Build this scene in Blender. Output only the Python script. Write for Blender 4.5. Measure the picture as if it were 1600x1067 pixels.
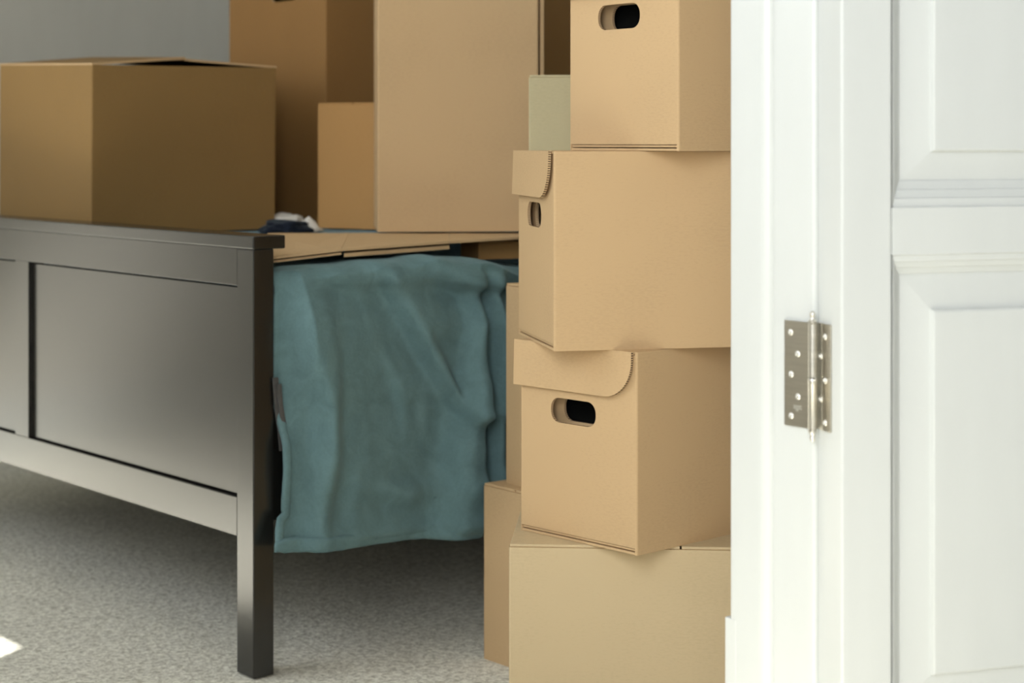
import bpy, bmesh, math, random
from mathutils import Vector, Matrix, noise

random.seed(7)
R = math.radians
for o in list(bpy.data.objects):
    bpy.data.objects.remove(o)
SC = bpy.context.scene
C = SC.collection

# ------------------------------------------------------------------ camera
H, F, V0 = 0.80, 2843.0, 222.0          # eye height, focal length in px, horizon row
cam_d = bpy.data.cameras.new('camera')
cam = bpy.data.objects.new('camera', cam_d)
C.objects.link(cam)
cam.location = (0, 0, H)
cam.rotation_euler = (R(90), 0, 0)
cam_d.sensor_width = 36
cam_d.lens = F / 1600 * 36
cam_d.shift_y = -(533.5 - V0) / 1600
cam_d.clip_start = 0.02
cam_d.dof.use_dof = True
cam_d.dof.focus_distance = 2.25
cam_d.dof.aperture_fstop = 6.0
SC.camera = cam

# house frame: s runs along the bed (right and away), t across it (left and away)
ANG = R(40)
OX, OY = -0.3843, 2.704


def G(s, t, z=0.0):
    return Vector((OX + s * math.cos(ANG) - t * math.sin(ANG),
                   OY + s * math.sin(ANG) + t * math.cos(ANG), z))


# ------------------------------------------------------------------ world, sun, window light, exposure
w = bpy.data.worlds.new('sky')
SC.world = w
w.use_nodes = True
bg = w.node_tree.nodes['Background']
bg.inputs[0].default_value = (0.78, 0.88, 1.0, 1)
bg.inputs[1].default_value = 1.0

SUN_EL, SUN_AZ = 48.45, 28.6              # azimuth measured from the s axis towards t


def add_sun():
    d = bpy.data.lights.new('sun', 'SUN')
    d.energy = 27
    d.angle = R(0.6)
    d.color = (1.0, 0.97, 0.91)
    o = bpy.data.objects.new('sun', d)
    C.objects.link(o)
    a = ANG + R(SUN_AZ)
    dirv = Vector((math.cos(a) * math.cos(R(SUN_EL)), math.sin(a) * math.cos(R(SUN_EL)), -math.sin(R(SUN_EL))))
    o.rotation_euler = dirv.to_track_quat('-Z', 'Y').to_euler()
    o.location = G(-4, 1, 5)


def window_light(name, c, towards, sx, sy, watts, col):
    d = bpy.data.lights.new(name, 'AREA')
    d.shape = 'RECTANGLE'
    d.size, d.size_y = sx, sy
    d.energy = watts
    d.color = col
    o = bpy.data.objects.new(name, d)
    C.objects.link(o)
    o.location = c
    o.rotation_euler = (towards - c).to_track_quat('-Z', 'Z').to_euler()


add_sun()
# daylight in the bedroom window (foot wall) and in the landing window beside the camera
WIN1 = dict(t0=-0.55, t1=1.70, z0=1.30, z1=2.15)
S_FOOT, S_HEAD, T_BACK, T_IN, T_OUT, T_HALL = -1.75, 2.35, 2.05, -1.0645, -1.164, -3.3
WIN2 = dict(t0=-2.75, t1=-1.70, z0=0.60, z1=2.20)
S_END = -1.75
window_light('daylight_bedroom', G(S_FOOT + 0.02, 0.575, 1.72), G(5, 0.575, 1.72), 2.2, 0.82, 22, (0.93, 0.97, 1.0))
window_light('daylight_landing', G(S_END + 0.02, -2.225, 1.40), G(5, -2.225, 1.40), 1.0, 1.55, 53, (0.97, 0.99, 1.0))

vs = SC.view_settings
vs.view_transform = 'Standard'
vs.look = 'None'
vs.gamma = 1
vs.use_curve_mapping = False
vs.exposure = 0.0
SC.cycles.use_denoising = True
SC.cycles.adaptive_threshold = 0.015
SC.cycles.max_bounces = 7
SC.cycles.diffuse_bounces = 5
SC.cycles.sample_clamp_indirect = 6


# ------------------------------------------------------------------ materials
def nodes(name):
    m = bpy.data.materials.new(name)
    m.use_nodes = True
    nt = m.node_tree
    return m, nt, nt.nodes['Principled BSDF']


def N(nt, t, **kw):
    n = nt.nodes.new(t)
    for k, v in kw.items():
        if k in n.inputs:
            n.inputs[k].default_value = v
        else:
            setattr(n, k, v)
    return n


def coords(nt, scale=(1, 1, 1)):
    tc = N(nt, 'ShaderNodeTexCoord')
    mp = N(nt, 'ShaderNodeMapping')
    mp.inputs['Scale'].default_value = scale
    nt.links.new(tc.outputs['Object'], mp.inputs['Vector'])
    return mp.outputs['Vector']


def ramp2(nt, fac, c0, c1, p0=0.0, p1=1.0):
    r = N(nt, 'ShaderNodeValToRGB')
    r.color_ramp.elements[0].position = p0
    r.color_ramp.elements[1].position = p1
    r.color_ramp.elements[0].color = (*c0, 1)
    r.color_ramp.elements[1].color = (*c1, 1)
    nt.links.new(fac, r.inputs['Fac'])
    return r.outputs['Color']


def bump(nt, b, h, strength, dist):
    n = N(nt, 'ShaderNodeBump')
    n.inputs['Strength'].default_value = strength
    n.inputs['Distance'].default_value = dist
    nt.links.new(h, n.inputs['Height'])
    nt.links.new(n.outputs['Normal'], b.inputs['Normal'])


def cardboard(name, col, rough=0.72):
    m, nt, b = nodes(name)
    v = coords(nt, (150, 150, 420))
    n1 = N(nt, 'ShaderNodeTexNoise', Scale=1.0, Detail=5.0, Roughness=0.6)
    nt.links.new(v, n1.inputs['Vector'])
    v2 = coords(nt, (5, 5, 5))
    n2 = N(nt, 'ShaderNodeTexNoise', Scale=1.0, Detail=3.0)
    nt.links.new(v2, n2.inputs['Vector'])
    mx = N(nt, 'ShaderNodeMath', operation='ADD')
    nt.links.new(n1.outputs['Fac'], mx.inputs[0])
    nt.links.new(n2.outputs['Fac'], mx.inputs[1])
    c = ramp2(nt, mx.outputs[0], [x * 0.95 for x in col], [min(1, x * 1.03) for x in col], 0.7, 1.3)
    nt.links.new(c, b.inputs['Base Color'])
    b.inputs['Roughness'].default_value = rough
    b.inputs['Specular IOR Level'].default_value = 0.25
    bump(nt, b, n1.outputs['Fac'], 0.05, 0.0006)
    return m


def corrugated(name, light, dark, axis='Z', period=0.0030):
    m, nt, b = nodes(name)
    tc = N(nt, 'ShaderNodeTexCoord')
    wv = N(nt, 'ShaderNodeTexWave', bands_direction=axis, Scale=1.0 / period * 0.314, Distortion=0.6)
    nt.links.new(tc.outputs['Object'], wv.inputs['Vector'])
    c = ramp2(nt, wv.outputs['Fac'], dark, light, 0.35, 0.6)
    nt.links.new(c, b.inputs['Base Color'])
    b.inputs['Roughness'].default_value = 0.9
    return m


KRAFT = (0.530, 0.365, 0.198)
M = {}
M['kraft'] = cardboard('kraft_cardboard', KRAFT)
M['kraft2'] = cardboard('kraft_cardboard_pale', (0.55, 0.430, 0.260))
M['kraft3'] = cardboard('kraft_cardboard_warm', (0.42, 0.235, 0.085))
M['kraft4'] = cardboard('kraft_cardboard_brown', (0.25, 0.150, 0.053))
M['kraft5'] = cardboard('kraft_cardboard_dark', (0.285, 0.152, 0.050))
M['greykraft'] = cardboard('grey_recycled_cardboard', (0.50, 0.44, 0.27))
M['edge'] = corrugated('corrugated_edge', (0.50, 0.345, 0.19), (0.09, 0.055, 0.026))
M['edge_soft'] = corrugated('hole_cut_edge', (0.50, 0.34, 0.19), (0.24, 0.15, 0.075), period=0.0022)
M['edge_plain'] = cardboard('cut_cardboard_edge', (0.52, 0.36, 0.20), 0.9)


def paint(name, col, rough):
    m, nt, b = nodes(name)
    v = coords(nt, (25, 25, 6))
    n = N(nt, 'ShaderNodeTexNoise', Scale=1.0, Detail=4.0)
    nt.links.new(v, n.inputs['Vector'])
    c = ramp2(nt, n.outputs['Fac'], [x * 0.975 for x in col], col, 0.35, 0.65)
    nt.links.new(c, b.inputs['Base Color'])
    b.inputs['Roughness'].default_value = rough
    bump(nt, b, n.outputs['Fac'], 0.05, 0.002)
    return m


M['white'] = paint('white_gloss_paint', (0.548, 0.565, 0.550), 0.34)
M['wall'] = paint('grey_wall_paint', (0.56, 0.545, 0.49), 0.9)
M['wallh'] = paint('landing_wall_paint', (0.34, 0.335, 0.32), 0.9)
M['wallw'] = paint('white_wall_paint', (0.80, 0.79, 0.76), 0.9)


def stain():
    m, nt, b = nodes('black_brown_stain')
    v = coords(nt, (60, 6, 60))
    n = N(nt, 'ShaderNodeTexNoise', Scale=1.0, Detail=6.0, Roughness=0.6)
    nt.links.new(v, n.inputs['Vector'])
    c = ramp2(nt, n.outputs['Fac'], (0.006, 0.0055, 0.0045), (0.010, 0.009, 0.007), 0.3, 0.7)
    nt.links.new(c, b.inputs['Base Color'])
    b.inputs['Roughness'].default_value = 0.27
    b.inputs['Specular IOR Level'].default_value = 0.75
    b.inputs['Coat Weight'].default_value = 0.25
    b.inputs['Coat Roughness'].default_value = 0.22
    bump(nt, b, n.outputs['Fac'], 0.04, 0.001)
    return m


M['stain'] = stain()


def carpet():
    m, nt, b = nodes('beige_carpet')
    v = coords(nt, (1, 1, 1))
    n1 = N(nt, 'ShaderNodeTexNoise', Scale=95.0, Detail=8.0, Roughness=0.78, Distortion=0.6)
    nt.links.new(v, n1.inputs['Vector'])
    n2 = N(nt, 'ShaderNodeTexVoronoi', Scale=170.0)
    nt.links.new(v, n2.inputs['Vector'])
    n3 = N(nt, 'ShaderNodeTexNoise', Scale=9.0, Detail=3.0)
    nt.links.new(v, n3.inputs['Vector'])
    c = ramp2(nt, n1.outputs['Fac'], (0.50, 0.48, 0.40), (0.92, 0.905, 0.81), 0.40, 0.58)
    c3 = ramp2(nt, n3.outputs['Fac'], (0.92, 0.92, 0.92), (1, 1, 1), 0.35, 0.65)
    mx = N(nt, 'ShaderNodeMixRGB', blend_type='MULTIPLY')
    mx.inputs[0].default_value = 1
    nt.links.new(c, mx.inputs[1])
    nt.links.new(c3, mx.inputs[2])
    nt.links.new(mx.outputs[0], b.inputs['Base Color'])
    b.inputs['Roughness'].default_value = 0.95
    b.inputs['Specular IOR Level'].default_value = 0.1
    ad = N(nt, 'ShaderNodeMath', operation='ADD')
    nt.links.new(n1.outputs['Fac'], ad.inputs[0])
    nt.links.new(n2.outputs['Distance'], ad.inputs[1])
    bump(nt, b, ad.outputs[0], 0.45, 0.0025)
    return m


M['carpet'] = carpet()


def fabric(name, c0, c1, scale=220.0, sheen=0.5, bstr=0.5, dist=0.003):
    m, nt, b = nodes(name)
    v = coords(nt, (1, 1, 1))
    n1 = N(nt, 'ShaderNodeTexNoise', Scale=scale, Detail=5.0, Roughness=0.7)
    nt.links.new(v, n1.inputs['Vector'])
    n2 = N(nt, 'ShaderNodeTexNoise', Scale=26.0, Detail=4.0, Distortion=1.0)
    nt.links.new(v, n2.inputs['Vector'])
    ad = N(nt, 'ShaderNodeMath', operation='MULTIPLY_ADD')
    nt.links.new(n1.outputs['Fac'], ad.inputs[0])
    ad.inputs[1].default_value = 0.6
    nt.links.new(n2.outputs['Fac'], ad.inputs[2])
    c = ramp2(nt, ad.outputs[0], c0, c1, 0.60, 1.0)
    nt.links.new(c, b.inputs['Base Color'])
    b.inputs['Roughness'].default_value = 0.95
    b.inputs['Specular IOR Level'].default_value = 0.1
    b.inputs['Sheen Weight'].default_value = sheen
    b.inputs['Sheen Roughness'].default_value = 0.45
    b.inputs['Sheen Tint'].default_value = (0.75, 0.95, 1.0, 1)
    bump(nt, b, ad.outputs[0], bstr, dist)
    return m


M['fleece'] = fabric('teal_fleece', (0.110, 0.185, 0.196), (0.140, 0.232, 0.244), sheen=0.12)
M['duvet'] = fabric('steel_blue_cotton', (0.14, 0.22, 0.26), (0.18, 0.27, 0.31), sheen=0.1, bstr=0.15)
M['navy'] = fabric('navy_cotton', (0.010, 0.013, 0.022), (0.016, 0.020, 0.032), sheen=0.1, bstr=0.2)
M['whitecloth'] = fabric('white_cotton', (0.60, 0.58, 0.53), (0.72, 0.70, 0.66), sheen=0.1, bstr=0.2)
M['darkgrey'] = fabric('dark_grey_jersey', (0.075, 0.072, 0.068), (0.105, 0.100, 0.095), sheen=0.1, bstr=0.2)
M['hole_shade_block'] = fabric('painted_hole_shade', (0.004, 0.004, 0.004), (0.007, 0.007, 0.006), sheen=0.0, bstr=0.2)  # near-black colour standing in for the shade inside the hand holes
M['mattress'] = fabric('dark_mattress_cover', (0.05, 0.055, 0.06), (0.07, 0.075, 0.08), sheen=0.1, bstr=0.2)


def metal(name, col, rough):
    m, nt, b = nodes(name)
    v = coords(nt, (30, 30, 400))
    n = N(nt, 'ShaderNodeTexNoise', Scale=1.0, Detail=3.0)
    nt.links.new(v, n.inputs['Vector'])
    c = ramp2(nt, n.outputs['Fac'], [x * 0.9 for x in col], col, 0.3, 0.7)
    nt.links.new(c, b.inputs['Base Color'])
    b.inputs['Metallic'].default_value = 1
    b.inputs['Roughness'].default_value = rough
    return m


M['nickel'] = metal('satin_nickel', (0.72, 0.69, 0.62), 0.32)
M['leaf'] = metal('brushed_nickel_leaf', (0.62, 0.58, 0.50), 0.30)
M['screw'] = metal('bright_zinc_screw', (0.85, 0.84, 0.80), 0.35)
M['dark'] = paint('shadow_gap_black', (0.02, 0.02, 0.02), 0.8)


def glass():
    m = bpy.data.materials.new('window_glass')
    m.use_nodes = True
    nt = m.node_tree
    nt.nodes.clear()
    out = N(nt, 'ShaderNodeOutputMaterial')
    tr = N(nt, 'ShaderNodeBsdfTransparent')
    gl = N(nt, 'ShaderNodeBsdfGlossy')
    gl.inputs['Roughness'].default_value = 0.02
    mx = N(nt, 'ShaderNodeMixShader')
    mx.inputs[0].default_value = 0.06
    nt.links.new(tr.outputs[0], mx.inputs[1])
    nt.links.new(gl.outputs[0], mx.inputs[2])
    nt.links.new(mx.outputs[0], out.inputs[0])
    return m


M['glass'] = glass()


# ------------------------------------------------------------------ mesh helpers
def link(name, me, mat, parent=None, smooth=0):
    o = bpy.data.objects.new(name, me)
    C.objects.link(o)
    mats = mat if isinstance(mat, (list, tuple)) else [mat]
    for k in mats:
        me.materials.append(M[k] if isinstance(k, str) else k)
    if smooth:
        me.polygons.foreach_set('use_smooth', [True] * len(me.polygons))
        me.set_sharp_from_angle(angle=R(smooth))
    if parent:
        o.parent = parent
    return o


def mesh(name, verts, faces, mats=None):
    me = bpy.data.meshes.new(name)
    me.from_pydata([tuple(v) for v in verts], [], faces)
    if mats:
        me.polygons.foreach_set('material_index', mats)
    bm = bmesh.new()
    bm.from_mesh(me)
    bmesh.ops.recalc_face_normals(bm, faces=bm.faces)
    bm.to_mesh(me)
    bm.free()
    me.update()
    return me


def boxes_mesh(name, lst, bevel=0.0, seg=3):
    bm = bmesh.new()
    for (x0, x1, y0, y1, z0, z1) in lst:
        vs_ = [bm.verts.new(p) for p in ((x0, y0, z0), (x1, y0, z0), (x1, y1, z0), (x0, y1, z0),
                                        (x0, y0, z1), (x1, y0, z1), (x1, y1, z1), (x0, y1, z1))]
        for f in ((3, 2, 1, 0), (4, 5, 6, 7), (0, 1, 5, 4), (1, 2, 6, 5), (2, 3, 7, 6), (3, 0, 4, 7)):
            bm.faces.new([vs_[i] for i in f])
    if bevel:
        bmesh.ops.bevel(bm, geom=list(bm.edges), offset=bevel, segments=seg, profile=0.5, affect='EDGES')
    me = bpy.data.meshes.new(name)
    bm.to_mesh(me)
    bm.free()
    return me


def box(name, x0, x1, y0, y1, z0, z1, mat, parent=None, bevel=0.0):
    return link(name, boxes_mesh(name, [(x0, x1, y0, y1, z0, z1)], bevel), mat, parent)


def extrude2d(name, outer, holes, th, frame, side_mat=1):
    """outer / holes: 2D loops; frame(u, v, d) -> 3D point, d in 0..th. Caps get slot 0, edges slot side_mat."""
    bm = bmesh.new()
    loops = [outer] + holes
    eds = []
    for lp in loops:
        vv = [bm.verts.new((p[0], p[1], 0)) for p in lp]
        for i in range(len(vv)):
            eds.append(bm.edges.new((vv[i], vv[(i + 1) % len(vv)])))
    bmesh.ops.triangle_fill(bm, use_beauty=True, use_dissolve=False, edges=eds)
    bm.verts.index_update()
    flat = [(v.co.x, v.co.y) for v in bm.verts]
    tris = [[v.index for v in f.verts] for f in bm.faces]
    bm.free()
    n = len(flat)
    verts = [frame(u, v, 0) for u, v in flat] + [frame(u, v, th) for u, v in flat]
    faces = tris + [[i + n for i in reversed(t)] for t in tris]
    mi = [0] * len(faces)
    base = 0
    for lp in loops:
        L_ = len(lp)
        for i in range(L_):
            a, b_ = base + i, base + (i + 1) % L_
            faces.append([a, b_, b_ + n, a + n])
            mi.append(side_mat)
        base += L_
    me = mesh(name, verts, faces, mi)
    return me


def stadium(cu, cv, wd, ht, r=None, n=8):
    r = r or ht / 2
    pts = []
    for (sx, sy, a0) in ((1, 1, 0), (-1, 1, 90), (-1, -1, 180), (1, -1, 270)):
        for k in range(n + 1):
            a = R(a0 + 90 * k / n)
            pts.append((cu + sx * (wd / 2 - r) + r * math.cos(a), cv + sy * (ht / 2 - r) + r * math.sin(a)))
    return pts


def empty(name, loc, rz=0.0, label=None, cat=None, group=None):
    o = bpy.data.objects.new(name, None)
    o.empty_display_size = 0.05
    C.objects.link(o)
    o.location = loc
    o.rotation_euler = (0, 0, rz)
    if label:
        tag(o, label, cat, group)
    return o


def tag(o, label, cat, group=None):
    o['label'] = label
    o['category'] = cat
    if group:
        o['group'] = group
    return o


def struct(o):
    o['kind'] = 'structure'
    return o


def place_house(o):
    o.location = G(0, 0, 0)
    o.rotation_euler = (0, 0, ANG)
    return o


def at(u, v, Y):
    """point of the place at depth Y behind picture position (u, v), used to measure positions"""
    return Vector(((u - 800) / F * Y, Y, H - (v - V0) / F * Y))


# ------------------------------------------------------------------ room shell
def wall(name, lst, mat):
    return struct(place_house(link(name, boxes_mesh(name, lst), mat, smooth=0)))


Z_C = 2.5
wall('floor', [(S_END - 0.2, S_HEAD + 0.2, T_HALL - 0.2, T_BACK + 0.2, -0.1, 0.0)], 'carpet')
wall('ceiling', [(S_FOOT - 0.12, S_HEAD + 0.12, T_IN, T_BACK + 0.12, Z_C, Z_C + 0.1)], 'wallw')
wall('ceiling', [(S_END - 0.06, S_HEAD + 0.12, T_HALL - 0.12, T_IN, Z_C, Z_C + 0.1)], 'wallh')
wall('wall_back', [(S_FOOT, S_HEAD, T_BACK, T_BACK + 0.12, 0, Z_C)], 'wall')
wall('wall_head', [(S_HEAD, S_HEAD + 0.12, T_HALL, T_BACK + 0.12, 0, Z_C)], 'wallw')
a, b_ = S_FOOT - 0.12, S_FOOT
wall('wall_foot', [(a, b_, T_IN, WIN1['t0'], 0, Z_C), (a, b_, WIN1['t1'], T_BACK + 0.12, 0, Z_C),
                   (a, b_, WIN1['t0'], WIN1['t1'], 0, WIN1['z0']), (a, b_, WIN1['t0'], WIN1['t1'], WIN1['z1'], Z_C)], 'wallw')
J_S = -0.097                 # opening edge with the hinge
O_S = -0.99                  # far side of the opening
J_LIN = 0.022
wall('wall_door', [(J_S + J_LIN, S_HEAD, T_OUT, T_IN, 0, Z_C), (S_END - 0.06, O_S - J_LIN, T_OUT, T_IN, 0, Z_C),
                   (O_S - J_LIN, J_S + J_LIN, T_OUT, T_IN, 2.04, Z_C)], 'wallw')
wall('wall_hall', [(S_END, S_HEAD, T_HALL - 0.12, T_HALL, 0, Z_C)], 'wallh')
a, b_ = S_END - 0.12, S_END
wall('wall_hall_end', [(a, b_, T_HALL - 0.12, WIN2['t0'], 0, Z_C), (a, b_, WIN2['t1'], T_OUT, 0, Z_C),
                       (a, b_, WIN2['t0'], WIN2['t1'], 0, WIN2['z0']), (a, b_, WIN2['t0'], WIN2['t1'], WIN2['z1'], Z_C)], 'wallh')


def window(n, axis, c0, c1, z0, z1, plane, depth):
    """frame of four bars and two panes split by a centre bar"""
    e = struct(place_house(bpy.data.objects.new('window_%d' % n, None)))
    C.objects.link(e)
    fw = 0.05

    def bx(nm, p0, p1, q0, q1, mat, dpt0, dpt1):
        if axis == 't':
            return box(nm, plane + dpt0, plane + dpt1, p0, p1, q0, q1, mat, e, 0.003 if mat == 'white' else 0)
        return box(nm, p0, p1, plane + dpt0, plane + dpt1, q0, q1, mat, e, 0.003 if mat == 'white' else 0)
    sg = depth
    d0, d1 = sorted((sg * 0.03, sg * 0.08))
    g0, g1 = sorted((sg * 0.052, sg * 0.056))
    mid = (c0 + c1) / 2
    bx('frame_bar', c0, c0 + fw, z0, z1, 'white', d0, d1)
    bx('frame_bar', c1 - fw, c1, z0, z1, 'white', d0, d1)
    bx('frame_bar', c0 + fw, c1 - fw, z0, z0 + fw, 'white', d0, d1)
    bx('frame_bar', c0 + fw, c1 - fw, z1 - fw, z1, 'white', d0, d1)
    bx('centre_bar', mid - 0.02, mid + 0.02, z0 + fw, z1 - fw, 'white', d0, d1)
    bx('pane', c0 + fw, mid - 0.02, z0 + fw, z1 - fw, 'glass', g0, g1)
    bx('pane', mid + 0.02, c1 - fw, z0 + fw, z1 - fw, 'glass', g0, g1)


window(1, 't', WIN1['t0'], WIN1['t1'], WIN1['z0'], WIN1['z1'], S_FOOT, -1)
window(2, 't', WIN2['t0'], WIN2['t1'], WIN2['z0'], WIN2['z1'], S_END, -1)

# skirting along the visible far wall
sk = boxes_mesh('baseboard_back', [(S_FOOT, S_HEAD, T_BACK - 0.018, T_BACK, 0.0, 0.14)], 0.004)
struct(place_house(link('baseboard_back', sk, 'white')))


# ------------------------------------------------------------------ door frame, door, hinge
def jamb():
    """lining with a raised stop on the bedroom side, profile in (s, t), along z"""
    e = struct(place_house(bpy.data.objects.new('trim_1', None)))
    C.objects.link(e)
    x = J_S
    r = 0.004
    st = T_OUT + 0.050                     # where the stop begins
    rise = 0.009
    prof = [(x + J_LIN, T_OUT - 0.002), (x + r, T_OUT - 0.002)]
    for k in range(5):
        a_ = R(270 - 90 * k / 4)
        prof.append((x + r + r * math.cos(a_), T_OUT - 0.002 + r + r * math.sin(a_)))
    prof += [(x, st)]
    for k in range(1, 7):
        a_ = R(90 * k / 6)
        prof.append((x - rise * math.sin(a_), st + 0.012 * (1 - math.cos(a_))))
    prof += [(x - rise, T_IN - r)]
    for k in range(5):
        a_ = R(180 - 90 * k / 4)
        prof.append((x - rise + r + r * math.cos(a_), T_IN + 0.002 - r + r * math.sin(a_)))
    prof.append((x + J_LIN, T_IN + 0.002))
    me = extrude2d('lining', prof, [], 2.04, lambda u, v, d: (u, v, d), 0)
    link('lining', me, 'white', e)
    box('plinth_block', x - rise - 0.0003, x + J_LIN, T_IN - 0.008, T_IN + 0.008, 0, 0.324, 'white', e, 0.0015)
    # other side and head of the opening
    e2 = struct(place_house(bpy.data.objects.new('trim_2', None)))
    C.objects.link(e2)
    box('lining', O_S - J_LIN, O_S, T_OUT - 0.002, T_IN + 0.002, 0, 2.04, 'white', e2, 0.003)
    box('head_lining', O_S, x, T_OUT - 0.002, T_IN + 0.002, 2.015, 2.04, 'white', e2, 0.003)
    # landing-side casing behind the folded-back door
    e3 = struct(place_house(bpy.data.objects.new('trim_3', None)))
    C.objects.link(e3)
    box('casing', x + 0.012, x + 0.075, T_OUT - 0.016, T_OUT, 0, 2.1, 'white', e3, 0.003)


jamb()

D_ANG = R(90 - 72)          # door face runs 72 deg right of the view axis
PIN = Vector((0.2938, 1.755, 0))


def door():
    # local x along the door, local y through it (0 = visible face, TH = wall side), z up
    TH = 0.050
    e = empty('door_1', PIN + Vector((0.309, -0.951, 0)) * TH, D_ANG)
    struct(e)
    Wd, Hd = 0.76, 2.0
    st, rail_t = 0.0537, 0.10
    pz = [(0.235, 0.693), (0.7376, 1.86)]
    x1 = Wd - st
    bv = 0.0025
    box('stile', 0, st, 0, TH, 0.006, Hd, 'white', e, bv)
    box('stile', x1, Wd, 0, TH, 0.006, Hd, 'white', e, bv)
    box('bottom_rail', st, x1, 0, TH, 0.006, pz[0][0], 'white', e, 0)
    box('middle_rail', st, x1, 0, TH, pz[0][1], pz[1][0], 'white', e, 0)
    box('top_rail', st, x1, 0, TH, pz[1][1], Hd, 'white', e, 0)
    for (z0, z1) in pz:
        # panel: flat field with a raised and bevelled centre
        rings = []
        big = z0 > 0.5
        mt = 0.026 if big else 0.020          # moulding height along the bottom / top

        def ring(ix, izb, izt, y):
            return [(st + ix, y, z0 + izb), (x1 - ix, y, z0 + izb), (x1 - ix, y, z1 - izt), (st + ix, y, z1 - izt)]
        mo = []
        mo.append(ring(0.0, 0.0, 0.0, 0.0))
        mo.append(ring(0.0006, 0.0010, 0.0008, 0.0022))
        mo.append(ring(0.0042, 0.0085, 0.0065, 0.0034))
        mo.append(ring(0.0048, 0.0095, 0.0072, 0.0050))
        mo.append(ring(0.0085, 0.0165, 0.0125, 0.0078))
        mo.append(ring(0.0092, 0.0175, 0.0132, 0.0094))
        mo.append(ring(0.0144, 0.0254, 0.0190, 0.0125))
        mo.append(ring(0.0144, 0.0254, 0.0190, 0.0175))
        verts, faces = [], []
        for rg in mo:
            verts += rg
        for k in range(len(mo) - 1):
            for j in range(4):
                a_, c_ = k * 4 + j, k * 4 + (j + 1) % 4
                faces.append([a_, c_, c_ + 4, a_ + 4])
        me = mesh('moulding', verts, faces)
        link('moulding', me, 'white', e)
        pa = [ring(0.0120, 0.022, 0.016, 0.030), ring(0.0120, 0.022, 0.016, 0.0140),
              ring(0.047, 0.0525, 0.0530, 0.0105),
              ring(0.0485, 0.0545, 0.0550, 0.0060), ring(0.0500, 0.0560, 0.0565, 0.0055)]
        verts, faces = [], []
        for rg in pa:
            verts += rg
        for k in range(len(pa) - 1):
            for j in range(4):
                a_, c_ = k * 4 + j, k * 4 + (j + 1) % 4
                faces.append([a_, c_, c_ + 4, a_ + 4])
        k = (len(pa) - 1) * 4
        faces += [[k, k + 1, k + 2, k + 3], [3, 2, 1, 0]]
        me = mesh('panel', verts, faces)
        link('panel', me, 'white', e)
    return e, TH


DOOR, DTH = door()


def lathe(name, prof, mat, parent, n=20, at_=(0, 0, 0)):
    verts, faces = [], []
    for (r, z) in prof:
        for k in range(n):
            a_ = 2 * math.pi * k / n
            verts.append((at_[0] + r * math.cos(a_), at_[1] + r * math.sin(a_), at_[2] + z))
    for i in range(len(prof) - 1):
        for k in range(n):
            a_, c_ = i * n + k, i * n + (k + 1) % n
            faces.append([a_, c_, c_ + n, a_ + n])
    faces.append(list(range(n)))
    faces.append([(len(prof) - 1) * n + k for k in range(n)])
    return link(name, mesh(name, verts, faces), mat, parent, 40)


def screw(parent, loc, nrm):
    n = Vector(nrm).normalized()
    q = n.to_track_quat('Z', 'Y')
    prof = [(0.0000, -0.0005), (0.0031, -0.0005), (0.0031, 0.0002), (0.0027, 0.0007), (0.0012, 0.0011), (0.0009, 0.0003), (0.0, 0.0002)]
    o = lathe('screw', prof, 'screw', parent, 14)
    o.location = loc
    o.rotation_mode = 'QUATERNION'
    o.rotation_quaternion = q
    return o


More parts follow.
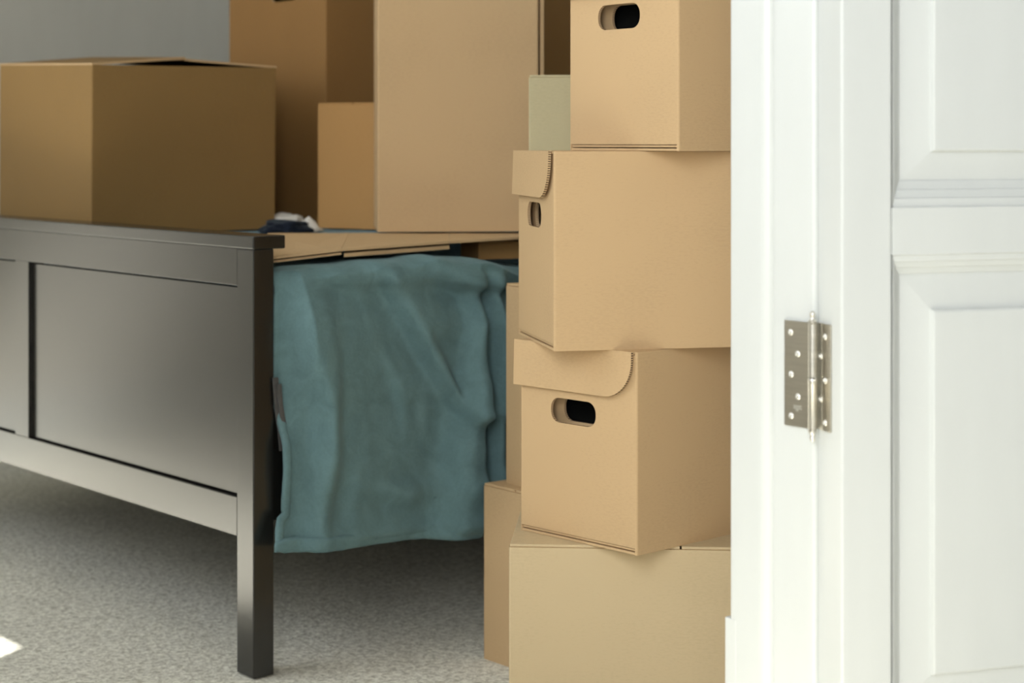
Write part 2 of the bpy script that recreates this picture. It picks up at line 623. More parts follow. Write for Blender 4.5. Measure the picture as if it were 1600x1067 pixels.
def hinge():
    px = at(1269.5, 600, 1.742)
    z0, z1 = H - (671.5 - V0) / F * 1.742, H - (505 - V0) / F * 1.742
    base = Vector((px.x, px.y, z0))
    e = empty('lift_off_hinge', base, 0, 'nickel lift-off hinge with ball tips between door frame and open door', 'hinge')
    h = z1 - z0
    r = 0.0043
    zm = h * 0.485
    lathe('lower_knuckle', [(r * 0.8, 0), (r, 0.001), (r, zm - 0.006), (r * 1.08, zm - 0.005), (r * 1.08, zm - 0.0015), (r, zm - 0.0006)], 'nickel', e)
    lathe('upper_knuckle', [(r, zm + 0.0008), (r, h - 0.001), (r * 0.8, h)], 'nickel', e)
    lathe('pin', [(r * 0.6, zm - 0.001), (r * 0.6, zm + 0.001)], 'dark', e)
    tip = [(r * 0.98, 0), (r * 1.0, 0.0018), (r * 0.75, 0.0028), (r * 0.55, 0.0045), (r * 0.50, 0.0062), (r * 0.62, 0.0072),
           (r * 0.66, 0.0088), (r * 0.50, 0.0105), (r * 0.15, 0.0114)]
    lathe('ball_tip', tip, 'nickel', e, at_=(0, 0, h + 0.0002))
    lathe('ball_tip', [(rr, -zz) for rr, zz in tip], 'nickel', e, at_=(0, 0, -0.0002))
    # leaf on the frame
    da = Vector((-math.sin(ANG), math.cos(ANG), 0))       # into the opening
    ds = Vector((math.cos(ANG), math.sin(ANG), 0))        # into the wall
    j0 = G(J_S, T_OUT, z0) - base

    def leaf(p0, d, nrm, ln, mat):
        th = 0.0016
        vs_ = []
        for q in (0, 1):
            for (k, zz) in ((0, 0), (1, 0), (1, h), (0, h)):
                p = p0 + d * (ln * k) + nrm * (th * q)
                vs_.append((p.x, p.y, zz))
        return link('leaf', mesh('leaf', vs_, [[0, 1, 2, 3], [7, 6, 5, 4], [0, 1, 5, 4], [1, 2, 6, 5], [2, 3, 7, 6], [3, 0, 4, 7]]), mat, e)
    p0 = Vector((j0.x, j0.y, 0)) + da * 0.003 - ds * 0.0012
    l1 = leaf(p0, da, -ds, 0.031, 'leaf')
    for k, (q, zz) in enumerate(((0.74, 0.89), (0.45, 0.69), (0.72, 0.49), (0.44, 0.285), (0.72, 0.095))):
        p = p0 + da * (0.031 * q) - ds * 0.0018
        screw(l1, (p.x, p.y, h * zz), -ds)
    # maker's stamp: small raised strokes between the two lowest screws
    st = []
    for i, (q0, q1, zz) in enumerate(((0.30, 0.62, 0.196), (0.30, 0.62, 0.172), (0.36, 0.40, 0.184), (0.46, 0.50, 0.184), (0.56, 0.60, 0.184), (0.43, 0.53, 0.155))):
        st.append((q0, q1, zz))
    verts, faces = [], []
    for q0, q1, zz in st:
        b0 = len(verts)
        hz = 0.0006 if q1 - q0 > 0.2 else 0.0009
        for dn in (0.0014, 0.0019):
            for (q, z_) in ((q0, -hz), (q1, -hz), (q1, hz), (q0, hz)):
                p = p0 + da * (0.031 * q) - ds * dn
                verts.append((p.x, p.y, h * zz + z_))
        faces += [[b0 + i for i in f] for f in ([0, 1, 2, 3], [7, 6, 5, 4], [0, 1, 5, 4], [1, 2, 6, 5], [2, 3, 7, 6], [3, 0, 4, 7])]
    link('stamp', mesh('stamp', verts, faces), 'screw', l1)
    # leaf on the door edge
    dd = Vector((0.309, -0.951, 0))
    nn = Vector((-math.cos(D_ANG), -math.sin(D_ANG), 0))
    p1 = (PIN - base)
    p1 = Vector((p1.x, p1.y, 0)) + dd * 0.001 + nn * 0.0002
    l2 = leaf(p1, dd, nn, 0.030, 'leaf')
    for k, (q, zz) in enumerate(((0.66, 0.88), (0.36, 0.69), (0.66, 0.47), (0.36, 0.285), (0.66, 0.075))):
        p = p1 + dd * (0.030 * q) + nn * 0.0018
        screw(l2, (p.x, p.y, h * zz), nn)
    return e


hinge()

# ------------------------------------------------------------------ cartons
T = 0.004


def arc(cx, cy, r, a0, a1, n=4):
    return [(cx + r * math.cos(R(a0 + (a1 - a0) * k / n)), cy + r * math.sin(R(a0 + (a1 - a0) * k / n))) for k in range(n + 1)]


def shell(L, W, z0, z1, open_side=False, r=0.003, th=T):
    """walls of a carton with rounded folds; open_side leaves the x = 0 face out"""
    def path(off):
        rr = max(r - off, 0.0003)
        o_ = off
        p = []
        p += arc(o_ + rr, o_ + rr, rr, 180, 270)
        p += arc(L - o_ - rr, o_ + rr, rr, 270, 360)
        p += arc(L - o_ - rr, W - o_ - rr, rr, 0, 90)
        p += arc(o_ + rr, W - o_ - rr, rr, 90, 180)
        return p
    po, pi = path(0), path(th)
    n = len(po)
    verts = [(x, y, z0) for x, y in po] + [(x, y, z1) for x, y in po] + [(x, y, z0) for x, y in pi] + [(x, y, z1) for x, y in pi]
    faces, mi = [], []
    for i in range(n):
        j = (i + 1) % n
        if open_side and j == 0:
            continue
        faces += [[i, j, j + n, i + n], [i + 2 * n, i + 3 * n, j + 3 * n, j + 2 * n]]
        mi += [0, 0]
        faces += [[i + n, j + n, j + 3 * n, i + 3 * n], [i, i + 2 * n, j + 2 * n, j]]
        mi += [1, 1]
    if open_side:
        i, j = n - 1, 0
        for q in (0, n - 1):
            faces.append([q, q + n, q + 3 * n, q + 2 * n])
            mi.append(1)
    return mesh('body', verts, faces, mi)


def handle_panel_mesh(name, x0, x1, y0, y1, z0, z1, slot, th=T):
    return extrude2d(name, [(y0, z0), (y1, z0), (y1, z1), (y0, z1)], [slot] if slot else [], x1 - x0,
                     lambda u, v, d: (x0 + d, u, v), 1)


def handle_carton(label, loc, rz, L=0.33, W=0.215, h=0.260, group='lidded archive cartons with hand holes', mat='kraft', flap_lift=0.0, hole=0.171, drop=0.061, gap=0.024):
    """archive carton: x = 0 is the end with the hand hole, lid flap folds over it"""
    e = empty('archive_carton', loc, rz, label, 'cardboard box', group)
    ed = 'edge'
    r = 0.003
    link('body', shell(L, W, 0.0, h - 0.0006, True, r), [mat, 'edge_plain'], e)
    sl = stadium(0.114, hole, 0.083, 0.033, 0.0150)
    link('handle_panel', handle_panel_mesh('handle_panel', 0, T, r, W - r, 0.0085, h - T - 0.0005, sl), [mat, 'edge_soft'], e)
    sl2 = stadium(0.114, hole, 0.081, 0.034, 0.0150)
    link('inner_panel', handle_panel_mesh('inner_panel', gap, gap + T, T + 0.002, W - T - 0.002, 0.010, h - 0.03, sl2), [mat, 'edge_soft'], e)
    box('hole_shade_block', 0.045, L - 0.015, 0.012, W - 0.012, 0.012, h - 0.012, 'hole_shade_block', e, 0.006)  # added black block, paints the carton's inner darkness behind the hand hole
    # two layers folded under the end
    box('bottom_flap', 0.0005, L - T - 0.002, T * 0.9, W - T * 0.9, 0.0002, 0.0034, mat, e, 0.0006)
    box('bottom_flap', 0.0018, L - T - 0.002, T * 0.9, W - T * 0.9, 0.0047, 0.0078, mat, e, 0.0006)
    # lid with its front flap
    lid = box('lid', -0.001, L - T, T * 1.05, W - T * 1.05, h - T, h, mat, e, 0.0012)
    zb = h - drop
    rr = 0.048
    y0, y1 = 0.004, W + 0.0055
    loop = [(y1, zb), (y1, h)]
    loop += [(y0, h)]
    for k in range(11):
        a_ = R(180 + 90 * k / 10)
        loop.append((y0 + rr + rr * math.cos(a_), zb + rr + rr * math.sin(a_)))
    x0 = -0.0062

    def fr(u, v, d):
        # the flap stands off a little more towards its free edge
        lift = (h - v) / 0.061 * (0.0015 + flap_lift)
        return (x0 - lift + d, u, v)
    link('lid_flap', extrude2d('lid_flap', loop, [], 0.0038, fr, 1), [mat, ed], lid)
    box('flap_return', -0.0052, 0.0035, W + 0.0005, W + 0.0065, zb + 0.001, h - 0.001, mat, lid, 0.001)
    return e


def top_flaps(e, L, W, z, mat, along='y', gap=0.002, th=T):
    if along == 'y':
        box('top_flap', 0.0012, L - 0.0012, 0.0012, W / 2 - gap / 2, z, z + th, mat, e, 0.0012)
        box('top_flap', 0.0012, L - 0.0012, W / 2 + gap / 2, W - 0.0012, z, z + th, mat, e, 0.0012)
    else:
        box('top_flap', 0.0012, L / 2 - gap / 2, 0.0012, W - 0.0012, z, z + th, mat, e, 0.0012)
        box('top_flap', L / 2 + gap / 2, L - 0.0012, 0.0012, W - 0.0012, z, z + th, mat, e, 0.0012)


def plain_carton(label, loc, rz, L, W, h, mat='kraft', group='plain moving cartons', closed=True, slot=None, tilt=None, along='y'):
    e = empty('moving_carton', loc, rz, label, 'cardboard box', group)
    if tilt:
        e.rotation_euler = (tilt[0], tilt[1], rz)
    link('body', shell(L, W, 0.0, h - (T if closed else 0), bool(slot), 0.003), [mat, 'edge_plain'], e)
    box('bottom', T, L - T, T, W - T, 0.0005, 0.0045, mat, e)
    if slot:
        link('handle_panel', handle_panel_mesh('handle_panel', 0, T, 0.003, W - 0.003, 0, h - T, slot), [mat, 'edge_plain'], e)
    if closed:
        top_flaps(e, L, W, h - T, mat, along)
    return e


# --- the stack by the door frame
Z4 = 0.272
plain_carton('plain tan carton on the carpet at the bottom of the stack by the door',
             (-0.0042, 2.39, 0), R(-4), 0.45, 0.25, Z4, 'kraft2', along='x')
Z3 = Z4
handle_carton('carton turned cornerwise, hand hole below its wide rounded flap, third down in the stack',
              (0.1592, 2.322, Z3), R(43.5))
Z2 = Z3 + 0.260
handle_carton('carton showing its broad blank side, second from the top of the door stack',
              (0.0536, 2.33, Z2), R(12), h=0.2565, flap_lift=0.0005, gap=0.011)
Z1 = Z2 + 0.2565
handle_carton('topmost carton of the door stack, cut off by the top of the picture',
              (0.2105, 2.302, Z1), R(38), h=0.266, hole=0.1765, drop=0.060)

# --- cartons between the stack and the bed
plain_carton('low carton on the carpet behind the bottom box of the stack, beside the bed',
             (-0.0446 + 0.643 * 0.15, 2.82 - 0.766 * 0.15, 0), ANG, 0.34, 0.15, 0.272, 'kraft')
plain_carton('narrow upright carton standing on the low carton next to the teal blanket',
             (-0.010 + 0.5 * 0.12, 2.827 - 0.866 * 0.12, 0.272), R(30), 0.26, 0.12, 0.309, 'kraft')
plain_carton('greyish carton peeping out behind the two upper boxes of the stack',
             (0.0256, 2.79, 0.581), R(-3), 0.24, 0.15, 0.322, 'greykraft')

# ------------------------------------------------------------------ bed
def bed():
    e = empty('bed_frame', G(0, 0, 0), ANG, 'black-brown wooden bed frame with a panelled footboard', 'bed')
    Wb, Lb = 1.58, 2.08
    lb, la = 0.036, 0.047
    bv = 0.0018
    ft = 0.030                                     # thickness of footboard members
    for (s0, zt) in ((0, 0.640), (Lb - lb, 1.10)):
        for t0 in (0, Wb - la):
            box('leg', s0, s0 + lb, t0, t0 + la, 0.002, zt, 'stain', e, bv)
    # footboard
    box('cap_rail', 0 - 0.0006, 0.0563, -0.0006, Wb + 0.0006, 0.640, 0.660, 'stain', e, 0.0022)
    t0, t1 = la, Wb - la
    box('upper_rail', 0.0004, ft, t0, t1, 0.584, 0.640, 'stain', e, 0.0008)
    box('lower_rail', 0.0004, ft, t0, t1, 0.2063, 0.2655, 'stain', e, 0.0012)
    m0, m1 = 0.762, 0.818
    box('mullion', 0.0004, ft, m0, m1, 0.2655, 0.584, 'stain', e, 0.0008)
    box('panel', 0.0085, 0.020, t0, m0 - 0.0005, 0.2675, 0.5805, 'stain', e, 0.0008)
    box('panel', 0.0085, 0.020, m1 + 0.0005, t1, 0.2675, 0.5805, 'stain', e, 0.0008)
    # side rails and headboard
    for tt in (0.008, Wb - 0.030):
        box('side_rail', lb, Lb - lb, tt, tt + 0.022, 0.23, 0.40, 'stain', e, 0.0015)
    box('headboard_cap', Lb - 0.056, Lb + 0.0006, -0.0006, Wb + 0.0006, 1.10, 1.12, 'stain', e, 0.0022)
    box('headboard_rail', Lb - 0.033, Lb - 0.003, t0, t1, 1.02, 1.10, 'stain', e, 0.0012)
    box('headboard_rail', Lb - 0.033, Lb - 0.003, t0, t1, 0.30, 0.40, 'stain', e, 0.0012)
    box('headboard_panel', Lb - 0.026, Lb - 0.012, t0, t1, 0.40, 1.02, 'stain', e, 0.0008)
    for k in range(6):
        s0 = 0.15 + k * 0.33
        box('slat', s0, s0 + 0.07, 0.030, Wb - 0.030, 0.335, 0.350, 'stain', e, 0.001)
    return e


bed()
BW, BL = 1.58, 2.08


def soft_box(name, x0, x1, y0, y1, z0, z1, mat, r=0.05, lump=0.008, sc=5.0, nx=60, ny=50):
    """rounded, slightly lumpy slab (mattress, duvet)"""
    verts, faces = [], []
    rows = []
    prof = [(r, 0.0), (r * 0.3, r * 0.3), (0, r)]
    hz = z1 - z0
    ring_n = 2 * (nx + ny)

    def ring(ins, z):
        pts = []
        xa, xb, ya, yb = x0 + ins, x1 - ins, y0 + ins, y1 - ins
        for i in range(nx):
            pts.append((xa + (xb - xa) * i / nx, ya, z))
        for i in range(ny):
            pts.append((xb, ya + (yb - ya) * i / ny, z))
        for i in range(nx):
            pts.append((xb - (xb - xa) * i / nx, yb, z))
        for i in range(ny):
            pts.append((xa, yb - (yb - ya) * i / ny, z))
        return pts
    lev = [(r, z0), (r * 0.3, z0 + r * 0.3), (0, z0 + r), (0, z1 - r), (r * 0.3, z1 - r * 0.3), (r, z1)]
    bm = bmesh.new()
    rr = []
    for ins, z in lev:
        rr.append([bm.verts.new(p) for p in ring(ins, z)])
    for a_, c_ in zip(rr[:-1], rr[1:]):
        for i in range(ring_n):
            j = (i + 1) % ring_n
            bm.faces.new([a_[i], a_[j], c_[j], c_[i]])
    bm.faces.new(list(reversed(rr[0])))
    # top grid
    xa, xb, ya, yb = x0 + r, x1 - r, y0 + r, y1 - r
    top = rr[-1]
    grid = {}
    for i in range(nx):
        grid[(i, 0)] = top[i]
        grid[(nx - i, ny)] = top[nx + ny + i]
    for j in range(ny):
        grid[(nx, j)] = top[nx + j]
        grid[(0, ny - j)] = top[2 * nx + ny + j]
    for i in range(1, nx):
        for j in range(1, ny):
            grid[(i, j)] = bm.verts.new((xa + (xb - xa) * i / nx, ya + (yb - ya) * j / ny, z1))
    for i in range(nx):
        for j in range(ny):
            bm.faces.new([grid[(i, j)], grid[(i + 1, j)], grid[(i + 1, j + 1)], grid[(i, j + 1)]])
    for v in bm.verts:
        if v.co.z > z0 + r:
            d = noise.noise(v.co * sc) * lump
            v.co.z += d
    bmesh.ops.recalc_face_normals(bm, faces=bm.faces)
    me = bpy.data.meshes.new(name)
    bm.to_mesh(me)
    bm.free()
    return place_house(link(name, me, mat, smooth=60))


tag(soft_box('mattress', 0.036, BL - 0.04, 0.034, BW - 0.034, 0.352, 0.555, 'mattress', 0.03, 0.0), 'thick dark-covered mattress lying in the bed frame', 'mattress')
tag(soft_box('duvet', 0.062, BL - 0.1, 0.31, BW - 0.03, 0.556, 0.631, 'duvet', 0.028, 0.004, 5.0), 'steel blue duvet spread over the bed under the cartons', 'duvet')


# ------------------------------------------------------------------ teal blanket hanging over the bed side
T_BL = -0.030


def px2sz(u, v, t=T_BL):
    k = (u - 800) / F
    p0 = G(0, t)
    s = (k * p0.y - p0.x) / (math.cos(ANG) - k * math.sin(ANG))
    Y = p0.y + s * math.sin(ANG)
    return s, H - (v - V0) / F * Y


# folds of the cloth: where its surface rises steeply towards the right (positive) or drops away (negative);
# polylines measured on the hanging side, slope, width (m), weight at start / middle / end, width factor at the end
BANDS_PX = [
    ([(432, 390), (444, 450), (462, 530), (486, 600), (497, 650), (492, 720), (482, 800), (478, 850)], 2.9, 0.0095, (0.4, 1.0, 0.5), 1.7),
    ([(470, 400), (520, 430), (560, 455), (585, 480)], 1.2, 0.009, (0.9, 0.8, 0.1), 1.0),
    ([(560, 395), (602, 440), (630, 490), (664, 565), (696, 625), (710, 650)], 3.0, 0.0078, (0.5, 1.0, 0.9), 0.8),
    ([(640, 400), (690, 435), (724, 452), (727, 490), (717, 560), (706, 650), (694, 720), (682, 790), (672, 835)], 2.9, 0.0090, (0.4, 1.0, 0.50), 2.2),
    ([(700, 400), (748, 425), (765, 455), (768, 520), (763, 620), (758, 720), (756, 810)], 3.0, 0.0085, (0.4, 1.0, 0.7), 1.2),
    ([(596, 545), (614, 590), (628, 640), (630, 690)], 1.6, 0.0065, (0.1, 1.0, 0.1), 1.0),
    ([(652, 600), (656, 640), (660, 680)], 0.6, 0.008, (0.1, 1.0, 0.1), 1.0),
    ([(575, 760), (610, 775), (640, 800)], 0.7, 0.012, (0.2, 1.0, 0.4), 1.0),
    ([(540, 700), (546, 760), (540, 830)], 0.6, 0.012, (0.1, 1.0, 0.6), 1.0),
    ([(745, 440), (742, 560), (738, 680), (732, 840)], -4.6, 0.0060, (0.35, 1.0, 1.0), 1.0),
    ([(781, 440), (781, 600), (779, 820)], -3.0, 0.0080, (0.6, 1.0, 1.0), 1.0),
    ([(514, 470), (522, 600), (518, 700), (508, 830)], -1.0, 0.0130, (0.3, 1.0, 0.4), 1.3),
    ([(664, 520), (688, 570), (704, 615), (712, 640)], -1.8, 0.0065, (0.2, 0.9, 1.0), 0.7),
]
import numpy as np
FS = np.linspace(0.02, 0.72, 420)
FZ = np.linspace(0.12, 0.80, 300)


def build_folds():
    S_, Z_ = np.meshgrid(FS, FZ)
    g = np.zeros_like(S_)
    for plp, amp, sg, (w0, wm, w1), wend in BANDS_PX:
        pl = [px2sz(u, v) for u, v in plp]
        lens = [math.hypot(pl[k + 1][0] - pl[k][0], pl[k + 1][1] - pl[k][1]) for k in range(len(pl) - 1)]
        tot, acc = sum(lens), 0.0
        bd = np.full_like(S_, 1e9)
        bq = np.zeros_like(S_)
        for k in range(len(pl) - 1):
            (ax, ay), (bx_, by) = pl[k], pl[k + 1]
            dx, dy = bx_ - ax, by - ay
            q = np.clip(((S_ - ax) * dx + (Z_ - ay) * dy) / (dx * dx + dy * dy), 0, 1)
            d = np.hypot(S_ - ax - q * dx, Z_ - ay - q * dy)
            m = d < bd
            bd[m] = d[m]
            bq[m] = ((acc + q * lens[k]) / tot)[m]
            acc += lens[k]
        wgt = np.where(bq < 0.5, w0 + (wm - w0) * bq / 0.5, wm + (w1 - wm) * (bq - 0.5) / 0.5)
        wid = sg * (1 + (wend - 1) * np.clip((bq - 0.45) / 0.55, 0, 1))
        g += amp * wgt * np.exp(-(bd / wid) ** 2)
    ds = FS[1] - FS[0]
    # keep every row level: a gentle backward slope between the risers
    lo, hi = np.searchsorted(FS, 0.03), np.searchsorted(FS, 0.52)
    def row_mean(m):
        r_ = m[:, lo:hi].mean(axis=1)
        for _ in range(400):
            r_[1:-1] = (r_[:-2] + 2 * r_[1:-1] + r_[2:]) / 4
        return r_[:, None]
    g -= row_mean(g)
    hgt = np.cumsum(g, axis=1) * ds
    hgt -= row_mean(hgt)
    for _ in range(14):                      # soften along the cloth
        hgt[1:-1] = (hgt[:-2] + 2 * hgt[1:-1] + hgt[2:]) / 4
    for _ in range(4):
        hgt[:, 1:-1] = (hgt[:, :-2] + 2 * hgt[:, 1:-1] + hgt[:, 2:]) / 4
    return hgt * 0.98


FOLD_H = build_folds()


def fold_height(s, z):
    fi = min(max((s - FS[0]) / (FS[1] - FS[0]), 0), len(FS) - 1.001)
    fj = min(max((z - FZ[0]) / (FZ[1] - FZ[0]), 0), len(FZ) - 1.001)
    i, j = int(fi), int(fj)
    a_, b2 = fi - i, fj - j
    h = (FOLD_H[j, i] * (1 - a_) + FOLD_H[j, i + 1] * a_) * (1 - b2) + (FOLD_H[j + 1, i] * (1 - a_) + FOLD_H[j + 1, i + 1] * a_) * b2
    h = float(h) + 0.012
    h += 0.0030 * noise.noise(Vector((s * 16, z * 9, 3.1))) + 0.0014 * noise.noise(Vector((s * 48, z * 34, 7.7)))
    return h


def interp(tab, x):
    if x <= tab[0][0]:
        return tab[0][1]
    for (x0, y0), (x1, y1) in zip(tab[:-1], tab[1:]):
        if x <= x1:
            return y0 + (y1 - y0) * (x - x0) / (x1 - x0)
    return tab[-1][1]


_lt = [px2sz(u, v) for u, v in ((424, 400), (425, 560), (431, 610), (440, 650), (449, 690), (449, 720), (444, 770), (440, 815), (434, 846), (429, 862))]
LEFT_EDGE = sorted((z, s) for s, z in _lt)
_hem = [px2sz(u, v) for u, v in ((426, 862), (520, 853), (620, 841), (735, 829), (800, 822), (870, 815))]
HEM = [(s, z) for s, z in _hem]


def blanket():
    Z_TOP, RC = 0.600, 0.030
    S1 = 0.66
    top_in = 0.22
    n_s = 230
    # path: flat on top, round corner, straight down to the hem
    def path(q, zh, ztop):
        # q 0..1 : 0 = far inside on top, 1 = hem
        l1 = top_in
        l2 = RC * math.pi / 2
        l3 = (ztop - RC) - zh
        tot = l1 + l2 + l3
        # denser on the hanging part
        d = q * tot
        if d < l1:
            return (T_BL + RC + top_in - d, ztop, 0.0, 1.0)
        if d < l1 + l2:
            a_ = (d - l1) / RC
            return (T_BL + RC - RC * math.sin(a_), ztop - RC + RC * math.cos(a_), -math.sin(a_), math.cos(a_))
        return (T_BL, ztop - RC - (d - l1 - l2), -1.0, 0.0)
    n_q = 210
    rows = []
    for j in range(n_q + 1):
        q = j / n_q
        row = []
        for i in range(n_s + 1):
            k = i / n_s
            s_nom = 0.02 + (S1 - 0.02) * k
            zh = interp(HEM, s_nom)
            ztop = Z_TOP + interp([(0.0, 0.006), (0.30, 0.012), (0.42, -0.004), (0.5, -0.016), (0.7, -0.02)], s_nom)
            t, z, nt_, nz = path(q, zh, ztop)
            le = interp(LEFT_EDGE, z)
            if z > 0.24:
                le = max(le, 0.0405)
            s = le + (S1 - le) * k
            zf = z if nz < 0.5 else ztop + (T_BL + RC - t) * -0.55 * nz
            fh = fold_height(s, zf)
            fh = max(fh, -0.030)
            fh *= 1 - 0.82 * nz
            if z > 0.25 and fh > 0:
                fh *= max(0.05, min(1, (s - 0.040) / 0.030))
            if nz > 0.99:
                fh *= max(0.15, 1 - (t - T_BL - RC) / 0.22)
            # recess of the cloth beyond the big fold
            if nt_ < 0:
                fh += -0.006 * max(0, min(1, (s - 0.395) / 0.02)) * (-nt_)
                # lower corner swings outwards a little
                fh += 0.012 * max(0, (0.34 - z) / 0.16) * max(0, 1 - (s - 0.02) / 0.16)
            tuck = 0.036 * max(0, min(1, (0.072 - s) / 0.030)) * max(0, min(1, (z - 0.345) / 0.09))
            row.append(Vector((s, t + nt_ * fh + tuck, z + nz * fh)))
        rows.append(row)
    verts = [v for r_ in rows for v in r_]
    faces = []
    m = n_s + 1
    for j in range(n_q):
        for i in range(n_s):
            a_ = j * m + i
            faces.append([a_, a_ + m, a_ + m + 1, a_ + 1])
    e = empty('fleece_blanket', G(0, 0, 0), ANG, 'teal fleece blanket draped over the side of the bed', 'blanket')
    me = bpy.data.meshes.new('cloth')
    me.from_pydata([tuple(v) for v in verts], [], faces)
    o = link('cloth', me, 'fleece', e, 0)
    me.polygons.foreach_set('use_smooth', [True] * len(me.polygons))
    so = o.modifiers.new('thickness', 'SOLIDIFY')
    so.thickness = 0.005
    so.offset = -1

    # hems: flat rolled bands along the bottom and the left edge
    def band(pts, hh, tt, nrm_of):
        vs_, fs = [], []
        n = 12
        for i, p in enumerate(pts):
            tan = (pts[min(i + 1, len(pts) - 1)] - pts[max(i - 1, 0)]).normalized()
            nr = nrm_of(i)
            nr = (nr - tan * nr.dot(tan)).normalized()
            up = tan.cross(nr).normalized()
            wob = 1 + 0.10 * noise.noise(p * 60)
            end = min(1.0, 0.55 + 0.45 * min(i, len(pts) - 1 - i) / 3)
            for k in range(n):
                a_ = 2 * math.pi * k / n
                ca, sa = math.cos(a_), math.sin(a_)
                ca = math.copysign(abs(ca) ** 0.7, ca)
                sa = math.copysign(abs(sa) ** 0.8, sa)
                vs_.append(p + up * (hh / 2 * ca * wob * end) + nr * (tt / 2 * sa * wob * end))
        for i in range(len(pts) - 1):
            for k in range(n):
                a_, c_ = i * n + k, i * n + (k + 1) % n
                fs.append([a_, c_, c_ + n, a_ + n])
        fs.append(list(range(n)))
        fs.append([(len(pts) - 1) * n + k for k in range(n)])
        return mesh('hem', vs_, fs)
    out = Vector((0, -1, 0))
    bottom = [rows[n_q][i] + Vector((0, 0.001, 0.008)) for i in range(0, n_s + 1, 2)]
    link('hem', band(bottom, 0.023, 0.0135, lambda i: out), 'fleece', o, 80)
    j0 = int(n_q * 0.42)
    side = [rows[j][0] + Vector((0.004, 0.001, 0)) for j in range(j0, n_q + 1, 2)]
    link('hem', band(side, 0.013, 0.011, lambda i: out), 'fleece', o, 80)
    return e


blanket()


def ribbon(name, pts, width_dir, wd, th, mat, parent=None):
    """soft strip of cloth following pts"""
    vs_, fs = [], []
    n = len(pts)
    wdv = Vector(width_dir).normalized()
    for i, p in enumerate(pts):
        p = Vector(p)
        tan = (Vector(pts[min(i + 1, n - 1)]) - Vector(pts[max(i - 1, 0)])).normalized()
        nr = tan.cross(wdv).normalized()
        for (a_, c_) in ((-1, -1), (0, -1.6), (1, -1), (1, 1), (0, 1.6), (-1, 1)):
            vs_.append(p + wdv * (a_ * wd / 2) + nr * (c_ * th / 2))
    for i in range(n - 1):
        for k in range(6):
            a_, c_ = i * 6 + k, i * 6 + (k + 1) % 6
            fs.append([a_, c_, c_ + 6, a_ + 6])
    fs += [list(range(6)), [(n - 1) * 6 + k for k in range(6)]]
    return link(name, mesh(name, vs_, fs), mat, parent, 60)


def tie():
    e = empty('fabric_tie', G(0.06, 0.0, 0.0), ANG, 'dark grey cloth tie dangling beside the bed post and blanket edge', 'fabric strap')

    def loc(u, v, t):
        s, z = px2sz(u, v, t)
        return (s - 0.06, t, z)
    p1 = [loc(u, v, -0.004) for u, v in ((430, 590), (432, 620), (434, 645), (438, 670), (441, 704))]
    p2 = [loc(u, v, -0.010) for u, v in ((436, 600), (438, 630), (441, 650), (446, 672), (450, 698))]
    ribbon('strip', p1, (1, 0, 0), 0.009, 0.003, 'darkgrey', e)
    ribbon('strip', p2, (1, 0, 0), 0.007, 0.003, 'darkgrey', e)
    return e


tie()

# ------------------------------------------------------------------ things on the bed
# flattened carton on the near edge of the bed
def slab(name, q, th, mat, parent=None):
    """thick sheet from four corner points, thickness downwards; subdivided edge"""
    vs_ = [Vector(p) for p in q] + [Vector(p) - Vector((0, 0, th)) for p in q]
    fs = [[0, 1, 2, 3], [7, 6, 5, 4], [0, 1, 5, 4], [1, 2, 6, 5], [2, 3, 7, 6], [3, 0, 4, 7]]
    return link(name, mesh(name, vs_, fs, [0, 0, 1, 1, 1, 1]), [mat, 'edge_plain'], parent)


def flat_carton():
    c1, c1b = at(418, 402, 2.775), at(533, 388.5, 2.83)
    c2 = at(702, 376.5, 2.955)
    c3 = at(835, 368.5, 3.06)
    base = Vector((c1b.x, c1b.y, 0.60))
    e = empty('flattened_carton', base, 0, 'flattened tan carton lying over the bed edge above the teal blanket', 'cardboard box', None)
    f1, f2, f3, f4 = at(418, 364, 3.16), at(545, 364, 3.2), at(702, 363, 3.25), at(835, 362, 3.3)
    L = lambda q: [p - base for p in q]
    slab('flap', L([c1, c1b, f2, f1]), 0.004, 'kraft', e)
    slab('panel', L([c1b + Vector((0.0004, 0, 0)), c2, f3, f2 + Vector((0.0004, 0, 0))]), 0.004, 'kraft', e)
    slab('flap', L([c2 + Vector((0.0004, 0, 0)), c3, f4, f3 + Vector((0.0004, 0, 0))]), 0.004, 'kraft', e)
    d = Vector((0, 0.004, -0.0075))
    d2 = Vector((0, 0.004, -0.0062))
    slab('lower_layer', L([c1 + d2, c1b + d2, f2 + d2, f1 + d2]), 0.0035, 'kraft', e)
    slab('lower_layer', L([c1b + d + Vector((0.004, 0, 0)), c2 + d, f3 + d, f2 + d + Vector((0.004, 0, 0))]), 0.006, 'kraft', e)
    return e


flat_carton()
zt = 0.6420
tall = plain_carton('tall broad carton standing upright on the flattened carton in the middle of the bed',
                    (at(590, 300, 3.20).x, 3.20, zt), R(6), 0.285, 0.22, 0.56, 'kraft')
box('side_flap', 0.2885, 0.2955, 0.006, 0.20, 0.002, 0.54, 'kraft', tall, 0.001)
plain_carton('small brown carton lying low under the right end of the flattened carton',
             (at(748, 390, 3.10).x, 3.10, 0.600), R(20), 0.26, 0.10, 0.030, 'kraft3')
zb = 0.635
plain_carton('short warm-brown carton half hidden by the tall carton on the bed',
             (at(590, 300, 3.43).x + 0.02, 3.425, zb), R(62), 0.20, 0.16, 0.24, 'kraft3')
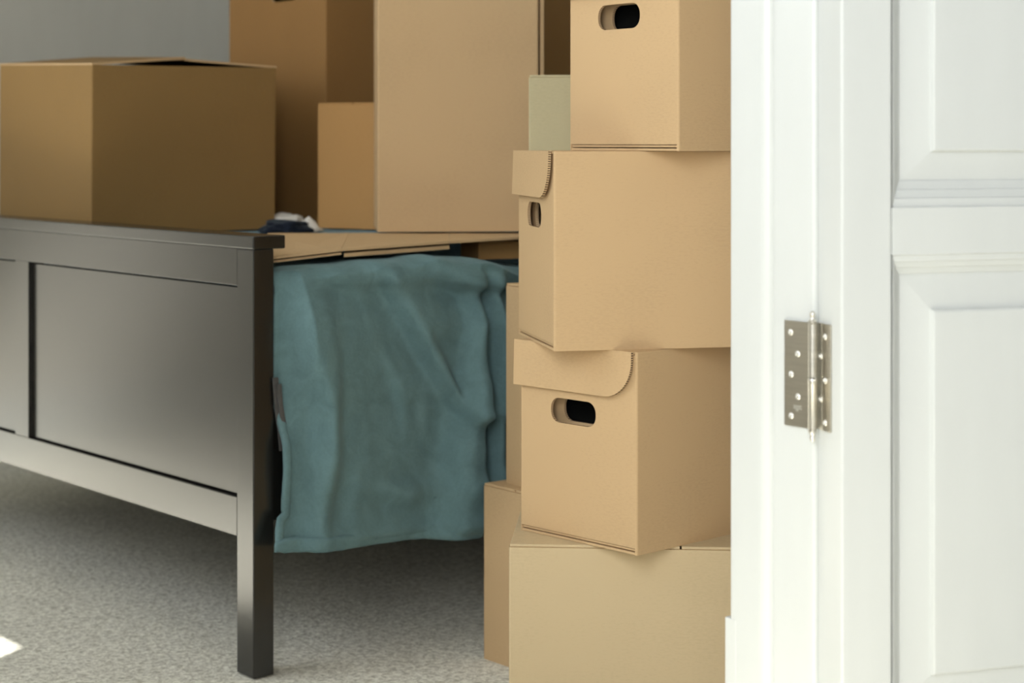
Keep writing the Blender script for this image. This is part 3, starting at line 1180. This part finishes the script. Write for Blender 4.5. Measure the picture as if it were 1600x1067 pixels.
# big carton at the back with a hand hole near its top
slA = stadium(0.155, 0.475, 0.10, 0.036, 0.017)
pA = at(509, 300, 3.66)
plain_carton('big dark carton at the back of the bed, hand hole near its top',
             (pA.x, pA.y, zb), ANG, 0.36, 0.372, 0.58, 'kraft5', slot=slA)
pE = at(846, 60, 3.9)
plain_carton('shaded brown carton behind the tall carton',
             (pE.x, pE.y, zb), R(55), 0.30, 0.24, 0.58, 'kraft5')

# open carton behind the footboard
def open_carton():
    p = at(142, 101, 3.30)
    q = at(430, 103, 3.50)
    d = Vector((q.x - p.x, q.y - p.y, 0))
    L_ = d.length
    rz = math.atan2(d.y, d.x)
    W_ = 0.54
    h = 0.309
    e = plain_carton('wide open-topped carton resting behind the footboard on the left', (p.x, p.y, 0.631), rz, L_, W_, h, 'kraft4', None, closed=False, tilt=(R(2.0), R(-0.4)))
    # flaps hinged on the two ends lean together like a low roof
    half = L_ / 2 + 0.002
    up = 0.0175

    def flap(name, pts, th=0.004):
        vs_ = [Vector(v) for v in pts] + [Vector(v) - Vector((0, 0, th)) for v in pts]
        fs = [[0, 1, 2, 3], [7, 6, 5, 4], [0, 1, 5, 4], [1, 2, 6, 5], [2, 3, 7, 6], [3, 0, 4, 7]]
        link(name, mesh(name, vs_, fs, [0, 0, 1, 1, 1, 1]), ['kraft4', 'edge_plain'], e)
    flap('top_flap', [(0.0, 0.0, h + 0.003), (half, 0.012, h + up), (half, W_ - 0.02, h + up + 0.002), (0.0, W_, h + 0.003)])
    flap('top_flap', [(half + 0.001, 0.02, h + up - 0.003), (L_, 0.0, h + 0.003), (L_, W_, h + 0.003), (half + 0.001, W_ - 0.02, h + up - 0.003)])
    flap('front_flap', [(0.01, 0.006, h - 0.002), (L_ - 0.01, 0.006, h - 0.002), (L_ - 0.015, 0.05, h - 0.16), (0.015, 0.05, h - 0.16)])
    return e


open_carton()


# clothes between the cartons
def crumple(name, loc, rx, ry, rz_, mat, seed, label, cat, peak=None):
    bm = bmesh.new()
    bmesh.ops.create_icosphere(bm, subdivisions=4, radius=1)
    for v in bm.verts:
        n_ = noise.noise(v.co * 1.7 + Vector((seed, 0, 0))) * 0.35 + noise.noise(v.co * 4.0 + Vector((0, seed, 0))) * 0.14
        v.co *= 1 + n_
        if v.co.z < -0.35:
            v.co.z = -0.35 + (v.co.z + 0.35) * 0.05
        if peak:
            k = max(0, 1 - math.hypot(v.co.x, v.co.y) / 0.95)
            v.co.z = v.co.z * 0.35 + (peak * k if v.co.z > -0.2 else 0)
        v.co.x *= rx
        v.co.y *= ry
        v.co.z *= rz_
    zmin = min(v.co.z for v in bm.verts)
    for v in bm.verts:
        v.co.z -= zmin
    me = bpy.data.meshes.new(name)
    bm.to_mesh(me)
    bm.free()
    o = link(name, me, mat, None, 60)
    o.location = loc
    return tag(o, label, cat)


crumple('folded_garment', (at(446, 360, 3.36).x, 3.36, 0.632), 0.045, 0.05, 0.018, 'navy', 2.0, 'dark navy garment bunched on the bed beside the open carton', 'clothing')
crumple('white_garment', (at(482, 360, 3.43).x, 3.43, 0.632), 0.024, 0.03, 0.020, 'whitecloth', 5.0, 'small white cloth folded into a peak on the blue duvet', 'clothing', peak=1.0)
crumple('pale_garment', (at(449, 352, 3.52).x, 3.52, 0.632), 0.038, 0.03, 0.022, 'whitecloth', 9.0, 'pale cloth lying behind the navy garment', 'clothing')
